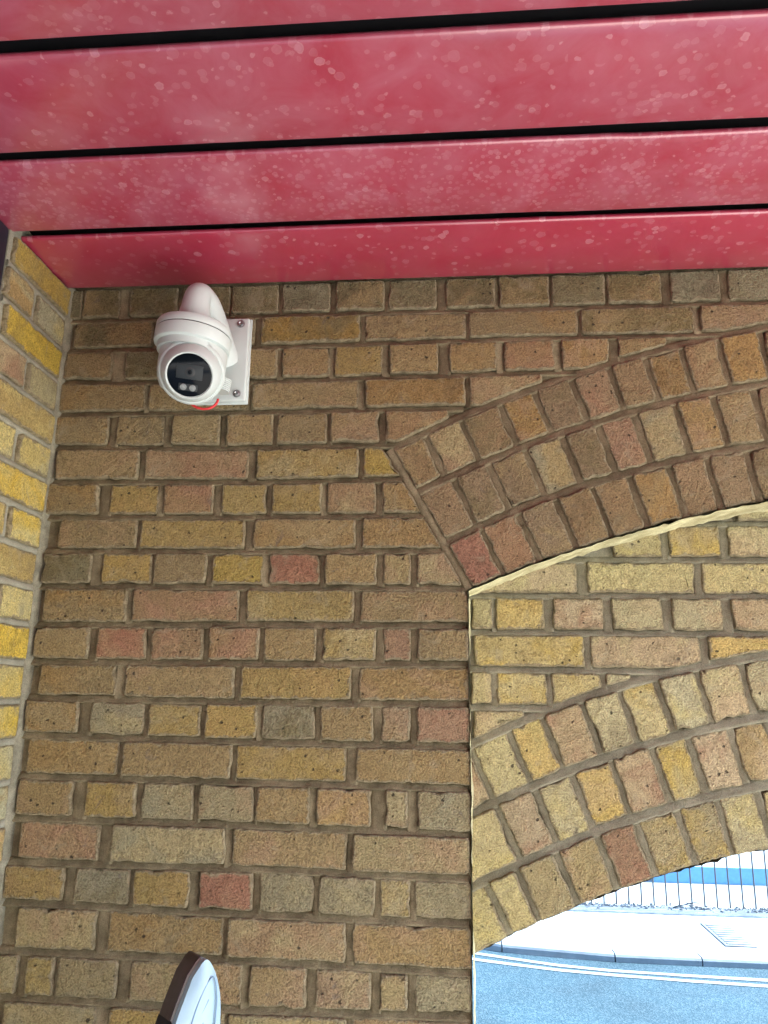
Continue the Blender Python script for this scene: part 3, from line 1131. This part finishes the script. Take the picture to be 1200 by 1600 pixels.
# ------------------------------------------------------------------ the return wall on the left
ret = empty('return_wall', (FX0, 0, 0))
tag(ret, 'short return wall of bright yellow brick with pale flush joints at the left edge', 'wall')
RW = {1: [(-224, -8, 'Y')], 2: [(-235, -141, 'B'), (-122, -10, 'G')], 3: [(-224, -8, 'S')], 4: [(-235, -138, 'k'), (-122, -10, 'G')],
      5: [(-224, -9, 'L')], 6: [(-235, -140, 'T'), (-122, -9, 'T')], 7: [(-224, -9, 'S')], 8: [(-235, -138, 'L'), (-122, -10, 'T')],
      9: [(-224, -9, 'L')], 10: [(-235, -136, 'T'), (-120, -9, 'T')], 11: [(-224, -9, 'S')], 12: [(-235, -136, 'T'), (-120, -9, 'T')],
      13: [(-224, -11, 'S')], 14: [(-235, -136, 'G'), (-120, -9, 'G')], 15: [(-224, -9, 'G')], 16: [(-235, -136, 'G'), (-120, -9, 'O')],
      17: [(-224, -9, 'G')], 18: [(-235, -136, 'T'), (-120, -9, 'G')], 19: [(-224, -9, 'T')]}
sr = Strips()
sr.quad((-0.236, 0.0085, -Z0), (0.0, 0.0085, -Z0), (0.0, 0.0085, zt), (-0.236, 0.0085, zt))
FLUSH = [(0.0085, 0.012), (0.006, 0.0042), (0.0, 0.0026), (-0.006, 0.0030), (-0.0085, 0.012)]
HZ = math.pi / 2
def bret(k):
    return -75.0 * k - 3
for k in range(1, 40):
    sr.strip([(-0.236 + 0.01 * i, bret(k) / 1000) for i in range(25)], FLUSH, k * 1.1, amp=0.0005)
ex_r = BrickSet()
for k in range(1, 40):
    tp, bt = (bret(k - 1) if k > 1 else TOP), bret(k)
    row = RW.get(k) or ([(-224, -18, rnd.choice('STG'))] if k % 2 else [(-235, -136, rnd.choice('STG')), (-120, -18, rnd.choice('STG'))])
    for a, b, c in row:
        p = course_poly(a, b, lambda x: tp - 6.0, lambda x: bt + 6.0)
        if k <= 19:
            make_brick('brick', p, c, ret, lambda x, z: (0.0, x, z + Z0), (0, 0, HZ), wob=0.0016)
        else:
            ex_r.add([(x / 1000, z / 1000) for x, z in p], c, 0, step=0.03)
link('mortar', sr.build('mortar'), M['mortar_pale'], ret, (0, 0, Z0), (0, 0, HZ))
cv_, cf_ = [], []
nz_ = 260
for i in range(nz_ + 1):
    z = Z0 * i / nz_
    for j, (x, y) in enumerate(((-0.009, -0.010), (-0.0022, -0.0085), (0.0004, -0.004), (0.0022, 0.001), (0.0050, 0.0050), (0.0062, 0.014))):
        e = noise.noise((z * 22, j * 1.7, 5)) * 0.0016 + noise.noise((z * 70, j * 1.7, 8)) * 0.0010
        cv_.append((x + e, y - e, z))
    if i:
        for j in range(5):
            q = (i - 1) * 6 + j
            cf_.append((q, q + 1, q + 7, q + 6))
link('corner_joint', mesh('corner_joint', cv_, cf_), M['mortar_corner'], ret)
o = link('brickwork', ex_r.build('brickwork'), None, ret, (0, 0, Z0), (0, 0, HZ)); o['kind'] = 'stuff'
box('core', M['mortar_pale'], ret, -0.33, -0.010, -0.2365, -0.0005, 0.0, Z0 + 0.03)

post = empty('steel_post', (FX0 - 0.048, -0.291, 0))
tag(post, 'dark navy metal post against the near end of the yellow return wall', 'post')
box('shaft', M['navy'], post, -0.05, 0.046, -0.05, 0.046, 0.0, Z0 - 0.012, 0.006)
box('base_plate', M['navy'], post, -0.09, 0.09, -0.09, 0.09, 0.0, 0.012, 0.003)

# ------------------------------------------------------------------ red slatted soffit
ZS = Z0 - 0.004
sof = empty('slatted_soffit', (0, 0, ZS))
tag(sof, 'ceiling of red painted metal slats with dark gaps and dried water spots', 'ceiling')
def slat_mesh(y0, y1, x0, x1, dent=False):
    r = 0.005
    prof = [(y0 + 0.004, 0.0095), (y0, 0.008), (y0, r)]
    for i in range(1, 5):
        a = math.pi / 2 * i / 5
        prof.append((y0 + r - r * math.cos(a), r - r * math.sin(a)))
    nseg = 14
    for i in range(nseg + 1):
        prof.append((y0 + r + (y1 - y0 - 2 * r) * i / nseg, 0.0))
    for i in range(1, 5):
        a = math.pi / 2 * i / 5
        prof.append((y1 - r + r * math.sin(a), r - r * math.cos(a)))
    prof += [(y1, r), (y1, 0.008), (y1 - 0.004, 0.0095)]
    n = 150
    s = rnd.uniform(0, 50)
    v, f = [], []
    for i in range(n + 1):
        x = x0 + (x1 - x0) * i / n
        for (y, z) in prof:
            t = (y - y0) / (y1 - y0)
            dz = 0.0016 * noise.noise((x * 0.9 + s, y * 3, 0)) + 0.0006 * noise.noise((x * 4 + s, y * 9, 1))
            dz -= 0.0065 * (1 - (2 * t - 1) ** 2)        # the slats are cambered
            if dent:
                xd = 0.165 + 0.09 * (1 - t) ** 2
                k = 1 / (1 + math.exp(-(x - xd) / 0.006))
                dz += -0.0048 * k * math.exp(-max(0, x - xd) / 0.55) * (0.35 + 0.65 * (1 - abs(2 * t - 1)))
            v.append((x, y, z + dz))
    k = len(prof)
    for i in range(n):
        for j in range(k - 1):
            q = i * k + j
            f.append((q, q + k, q + k + 1, q + 1))
    return mesh('slat', v, f)
PITCH_S = 0.2185
for i in range(14):
    y1 = -0.004 - PITCH_S * i if i else -0.004
    y0 = -PITCH_S * (i + 1) + 0.0205
    me = slat_mesh(y0, y1, -1.7, 2.7, dent=(i == 1))
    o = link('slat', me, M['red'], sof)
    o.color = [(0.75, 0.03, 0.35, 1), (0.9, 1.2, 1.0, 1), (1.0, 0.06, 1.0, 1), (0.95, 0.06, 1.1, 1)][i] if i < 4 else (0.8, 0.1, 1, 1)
box('backing', M['black'], sof, -1.72, 2.72, -3.1, -0.001, 0.044, 0.06)
canopy = structure('canopy_roof', mesh('canopy_roof', [(x, y, z) for x in (-2.2, 2.74) for y in (-3.15, 0.40) for z in (Z0 + 0.06, Z0 + 0.42)],
          [(0, 1, 3, 2), (4, 6, 7, 5), (0, 4, 5, 1), (2, 3, 7, 6), (0, 2, 6, 4), (1, 5, 7, 3)], False), M['roof'])

# cobweb strands in the first gap
# ------------------------------------------------------------------ security camera
CX, CY = -0.535, -0.140
cctv = empty('security_camera', (CX, CY, Z0))
tag(cctv, 'white turret security camera on a swan-neck bracket screwed to the brown brick wall', 'camera')
px0, px1 = -0.575 - CX, -0.461 - CX
yb = -CY
plate = box('mounting_plate', M['white'], cctv, px0, px1, yb - 0.018, yb - 0.003, -0.284, -0.094, 0.004, 3)
box('plate_rim', M['white'], plate, px0 - 0.003, px1 + 0.003, yb - 0.006, yb - 0.0005, -0.287, -0.091, 0.002)
for sx, sz in ((px1 - 0.018, -0.108), (px1 - 0.018, -0.268), (px0 + 0.018, -0.108), (px0 + 0.018, -0.268)):
    sc_ = link('screw', lathe([(0.0085, 0.0), (0.0085, 0.0012), (0.0062, 0.0014), (0.0058, 0.0042), (0.0035, 0.0050), (0.0020, 0.0032)], 20), M['steel'], plate,
               (sx, yb - 0.0178, sz), (math.pi / 2, 0, 0))
# arm: leaves the plate, climbs to an elbow and turns down into the cap
arm_pts, arm_r = [], []
ctrl = [((0.018, yb - 0.012, -0.190), 0.036), ((0.016, yb - 0.045, -0.164), 0.033), ((0.013, yb - 0.075, -0.138), 0.031), ((0.010, 0.030, -0.116), 0.029),
        ((0.006, 0.006, -0.108), 0.0265), ((0.004, -0.008, -0.115), 0.0262), ((0.002, -0.012, -0.140), 0.028), ((0.0, -0.008, -0.165), 0.034), ((0.0, -0.004, -0.186), 0.038)]
for i in range(len(ctrl) - 1):
    p0, p1, p2, p3 = (Vector(ctrl[max(0, min(len(ctrl) - 1, i + d))][0]) for d in (-1, 0, 1, 2))
    for s in range(6):
        t = s / 6
        p = 0.5 * ((2 * p1) + (p2 - p0) * t + (2 * p0 - 5 * p1 + 4 * p2 - p3) * t * t + (-p0 + 3 * p1 - 3 * p2 + p3) * t ** 3)
        arm_pts.append(p); arm_r.append(ctrl[i][1] * (1 - t) + ctrl[i + 1][1] * t)
arm_pts.append(Vector(ctrl[-1][0])); arm_r.append(ctrl[-1][1])
link('arm', tube(arm_pts, arm_r, 32), M['white'], cctv)

tilt = (math.radians(0), math.radians(5.0), 0)
cap = link('bracket_cap', lathe([(0.030, 0.0), (0.066, -0.001), (0.0715, -0.003), (0.0735, -0.007), (0.0738, -0.0185), (0.0735, -0.0192)], 72), M['white'], cctv, (0, 0, -0.176), tilt)
link('seam', lathe([(0.0722, 0.001), (0.0722, -0.002)], 72), M['seam'], cap, (0, 0, -0.0188))
link('base_ring', lathe([(0.0725, 0.0), (0.0740, -0.0015), (0.0740, -0.0215), (0.0728, -0.0250), (0.0690, -0.0268), (0.0660, -0.0275), (0.0655, -0.034), (0.0650, -0.040)], 72), M['white'], cap, (0, 0, -0.0206))
# ball: turned towards the viewer, a little down
view = (Vector((-0.03903, -1.50185, -0.8815)) - Vector((CX, CY, -0.275))).normalized()
axis = (view + Vector((-0.10, 0, -0.20))).normalized()
q = axis.to_track_quat('Z', 'Y')
# spin so that the face's own up is the world's up
upv = Vector((0, 0, 1)) - axis * axis.z
upv.normalize()
xv = upv.cross(axis)
rotm = Matrix((xv, upv, axis)).transposed()
E_rot = (rotm @ Matrix.Rotation(math.radians(-4), 3, 'Z')).to_euler()
ball_c = Vector((0.002, -0.004, -0.270)) + axis * 0.018
# turret shell that holds the ball, open where the ball comes out
hm = lathe([(0.0648, 0.0), (0.0652, -0.012), (0.0650, -0.030), (0.0640, -0.050), (0.0610, -0.066), (0.0550, -0.078), (0.0440, -0.086), (0.0280, -0.090)], 72)
hb = bmesh.new()
hb.from_mesh(hm)
bmesh.ops.transform(hb, matrix=Matrix.Translation((0.001, 0.002, -0.228)) @ Matrix.Rotation(tilt[1], 4, 'Y'), verts=hb.verts)
bmesh.ops.bisect_plane(hb, geom=hb.verts[:] + hb.edges[:] + hb.faces[:], plane_co=ball_c + axis * 0.004, plane_no=axis, clear_outer=True)
link('housing', from_bm('housing', hb, True), M['white'], cctv)
prof = []
Rb = 0.0575
FACE_R, = (0.0415,)
zf = math.sqrt(Rb ** 2 - 0.0455 ** 2)
for i in range(30):
    a = -math.pi / 2 + (math.asin(zf / Rb) + math.pi / 2) * i / 29
    prof.append((max(0.0005, Rb * math.cos(a)), Rb * math.sin(a)))
prof += [(0.0440, zf + 0.0012), (0.0425, zf + 0.0008), (FACE_R, zf - 0.001)]
ball = link('lens_ball', lathe(prof, 72), M['white'], cctv, ball_c, E_rot)
link('collar', lathe([(0.0600, -0.004), (0.0632, -0.002), (0.0640, 0.002), (0.0628, 0.006), (0.0598, 0.0085), (0.0572, 0.0085), (0.0565, 0.002)], 72), M['white'], cctv, ball_c - axis * 0.0015, E_rot)
link('front_glass', lathe([(FACE_R - 0.0004, zf - 0.006), (FACE_R - 0.0004, zf - 0.0006), (FACE_R - 0.003, zf + 0.0002), (0.001, zf + 0.0003)], 64), M['glass_black'], ball)
fr = box('lens_window', M['lens_frame'], ball, -0.0245, 0.0245, -0.0075, 0.0205, zf - 0.0002, zf + 0.0016, 0.0008)
for r_, z_, mt in ((0.0092, 0.0022, 'seam'), (0.0066, 0.0026, 'lens_frame'), (0.0042, 0.0030, 'glass_black')):
    link('lens_ring', lathe([(r_, 0.0), (r_, z_ - 0.0003), (r_ - 0.0006, z_), (0.0004, z_)], 40), M[mt], fr, (0.001, 0.0065, zf))
lb = box('lamp_bar', M['lens_frame'], ball, -0.0185, 0.0170, -0.0300, -0.0165, zf - 0.0002, zf + 0.0012, 0.0008)
for sx in (-0.0085, 0.0085):
    link('lamp', lathe([(0.0062, 0.0), (0.0062, 0.0012), (0.0052, 0.0022), (0.0036, 0.0018), (0.0030, 0.0028), (0.0005, 0.0032)], 32), M['led'], lb, (sx - 0.0008, -0.0232, zf + 0.0010))
# cable gland with ribs behind the ball
gl = []
for i in range(7):
    gl += [(0.016, -0.004 * i), (0.0185, -0.004 * i - 0.001), (0.0185, -0.004 * i - 0.003)]
link('cable_gland', lathe(gl, 32), M['white'], cctv, (0.040, 0.070, -0.258), (0, math.radians(6), 0))

wire = []
for i in range(25):
    a = math.pi * i / 24
    wire.append((-0.540 - 0.031 * math.cos(a), -0.062 + 0.014 * i / 24, Z0 - 0.288 - 0.027 * math.sin(a) + 0.004 * math.cos(a)))
wo = link('red_cable', tube(wire, 0.0027, 10), M['red_wire'])
tag(wo, 'thin red cable hanging in a small loop under the white security camera', 'cable')

# ------------------------------------------------------------------ pale upright panel at the foot of the picture
pan = empty('upright_panel', (-0.420, -0.200, 0.0), (0, 0, math.radians(46)))
tag(pan, 'tapering pale blue panel with dark plum and black side, cut by the bottom edge', 'panel')
HT = Z0 - 1.286
def outline(n=44):
    """half outlines of the face: left and right edge against height below the tip"""
    left = [(0, 2), (3, 7), (8, 11), (21, 22), (47, 33), (63, 40), (107, 56), (300, 80), (2000, 90)]
    right = [(0, 2), (3, 6), (10, 11), (24, 19), (49, 27), (71, 30), (107, 31), (300, 34), (2000, 40)]
    out = []
    for i in range(n + 1):
        d = (i / n) ** 2.2 * HT
        out.append((d, interp(left, d * 1000) / 1000, interp(right, d * 1000) / 1000))
    return out
def shell(y_front, y_back, inset, bulge, z_lo=0.0, z_hi=None, name='shell', right=1.0):
    z_hi = HT if z_hi is None else z_hi
    O = [(d, wl, wr) for d, wl, wr in outline() if z_lo - 0.0001 <= HT - d <= z_hi + 0.0001]
    m_ = 10
    v, f = [], []
    for d, wl, wr in O:
        for j in range(m_ + 1):
            s = j / m_
            x = -(wl - inset) + (wl + wr - 2 * inset) * s
            v.append((x, y_front - bulge * (1 - (2 * s - 1) ** 2) * min(1, d / 0.03), HT - d - inset))
    k = len(v)
    for d, wl, wr in O:
        for j in range(m_ + 1):
            s = j / m_
            x = -(wl - inset) + (wl + wr - 2 * inset) * s
            v.append((x, y_back, HT - d - inset))
    R = m_ + 1
    for i in range(len(O) - 1):
        for j in range(m_):
            a = i * R + j
            f.append((a, a + R, a + R + 1, a + 1))
            b = k + a
            f.append((b, b + 1, b + R + 1, b + R))
        for j in (0, m_):
            a = i * R + j
            f.append((a, a + k, a + k + R, a + R) if j == 0 else (a, a + R, a + k + R, a + k))
    n_ = len(O) - 1
    for i in (0, n_):
        for j in range(m_):
            a = i * R + j
            f.append((a, a + 1, a + 1 + k, a + k) if i == 0 else (a, a + k, a + 1 + k, a + 1))
    bm = bmesh.new()
    me = mesh('t', v, f)
    bm.from_mesh(me)
    bpy.data.meshes.remove(me)
    return from_bm(name, bm, True)
face = link('face_shell', shell(-0.004, 0.006, 0.0, 0.008), M['panel'], pan)
link('dark_seam', shell(0.0055, 0.0105, 0.002, 0.0), M['black'], pan)
link('white_trim', shell(0.0102, 0.018, 0.001, 0.0, HT - 0.085), M['white'], pan)
link('side_casing', shell(0.0150, 0.050, 0.0, 0.0, HT - 0.082), M['plum'], pan)
link('side_band', shell(0.0105, 0.0505, -0.0006, 0.0, HT - 0.118, HT - 0.080), M['black'], pan)
link('side_lower', shell(0.0105, 0.048, 0.0, 0.0, 0.0, HT - 0.117), M['grey_dark'], pan)
for pts, r_ in (([(-0.030, -0.104), (-0.016, -0.062), (-0.002, -0.034), (0.009, -0.024), (0.015, -0.034), (0.018, -0.060), (0.016, -0.110), (0.014, -0.180)], 0.0011),
                ([(-0.012, -0.118), (-0.008, -0.092), (-0.003, -0.084), (-0.006, -0.096), (-0.010, -0.140)], 0.0009),
                ([(0.004, -0.054), (-0.002, -0.064), (-0.008, -0.072)], 0.0009)):
    cv = []
    for i in range(len(pts) - 1):
        p0, p1, p2, p3 = (Vector((*pts[max(0, min(len(pts) - 1, i + d))], 0)) for d in (-1, 0, 1, 2))
        for k in range(5):
            t = k / 5
            p = 0.5 * ((2 * p1) + (p2 - p0) * t + (2 * p0 - 5 * p1 + 4 * p2 - p3) * t * t + (-p0 + 3 * p1 - 3 * p2 + p3) * t ** 3)
            cv.append((p.x, -0.0112, HT + p.y))
    link('groove', tube(cv, r_, 8), M['panel_line'], face)

# ------------------------------------------------------------------ street things beyond the arch
fence = empty('railing', (0, 7.22, KH))
tag(fence, 'dark metal railing of thin upright bars beyond the pale pavement', 'railing')
bar = tube([(0, 0, -0.05), (0, 0, 1.90)], 0.0080, 10)
bar.materials.append(M['fence'])
x = -0.9
xi = 1.535 - 0.125 * 22
for i in range(60):
    link('bar', bar, None, fence, (xi + 0.125 * i, rnd.gauss(0, 0.002), 0), (0, rnd.gauss(0, 0.003), 0))
for z in (1.75, ):
    box('rail', M['fence'], fence, xi - 0.05, xi + 0.125 * 60, -0.018, 0.018, z, z + 0.035, 0.003)

def debris():
    bm = bmesh.new()
    for i in range(1100):
        x = rnd.uniform(-0.5, 5.5)
        y = 7.17 + rnd.gauss(0, 0.05)
        s = abs(rnd.gauss(0.004, 0.005)) + 0.002
        mt = Matrix.Translation((x, y, KH + s * 0.3)) @ Matrix.Rotation(rnd.uniform(0, 6), 4, Vector((rnd.random(), rnd.random(), 1)).normalized()) @ Matrix.Diagonal((s * 1.5, s, s * 0.7, 1))
        bmesh.ops.create_icosphere(bm, subdivisions=1, radius=1.0, matrix=mt)
    return from_bm('leaf_litter', bm)
o = link('leaf_litter', debris(), M['rubble'])
tag(o, 'strip of grit and leaf litter along the foot of the railing', 'litter', kind='stuff')

cover = empty('drain_cover', (2.43, 6.27, KH))
tag(cover, 'grey rectangular drain cover set into the pale pavement near the railing', 'drain cover')
box('frame', M['iron'], cover, -0.13, 0.13, -0.34, 0.34, -0.02, 0.006, 0.002)
for i in range(9):
    box('slot_bar', M['kerb'], cover, -0.10, 0.10, -0.30 + i * 0.068, -0.262 + i * 0.068, 0.0062, 0.012, 0.002)

wp = []
for i in range(40):
    a = i / 39 * 2 * math.pi * 1.3
    wp.append((2.30 + 0.14 * math.cos(a) + 0.002 * i, 7.10 + 0.07 * math.sin(a), KH + 0.030 + 0.026 * math.sin(a * 1.5 + 1)))
o = link('bent_wire', tube(wp, 0.0045, 8), M['fence'])
tag(o, 'bent loop of dark wire lying at the foot of the railing', 'wire')
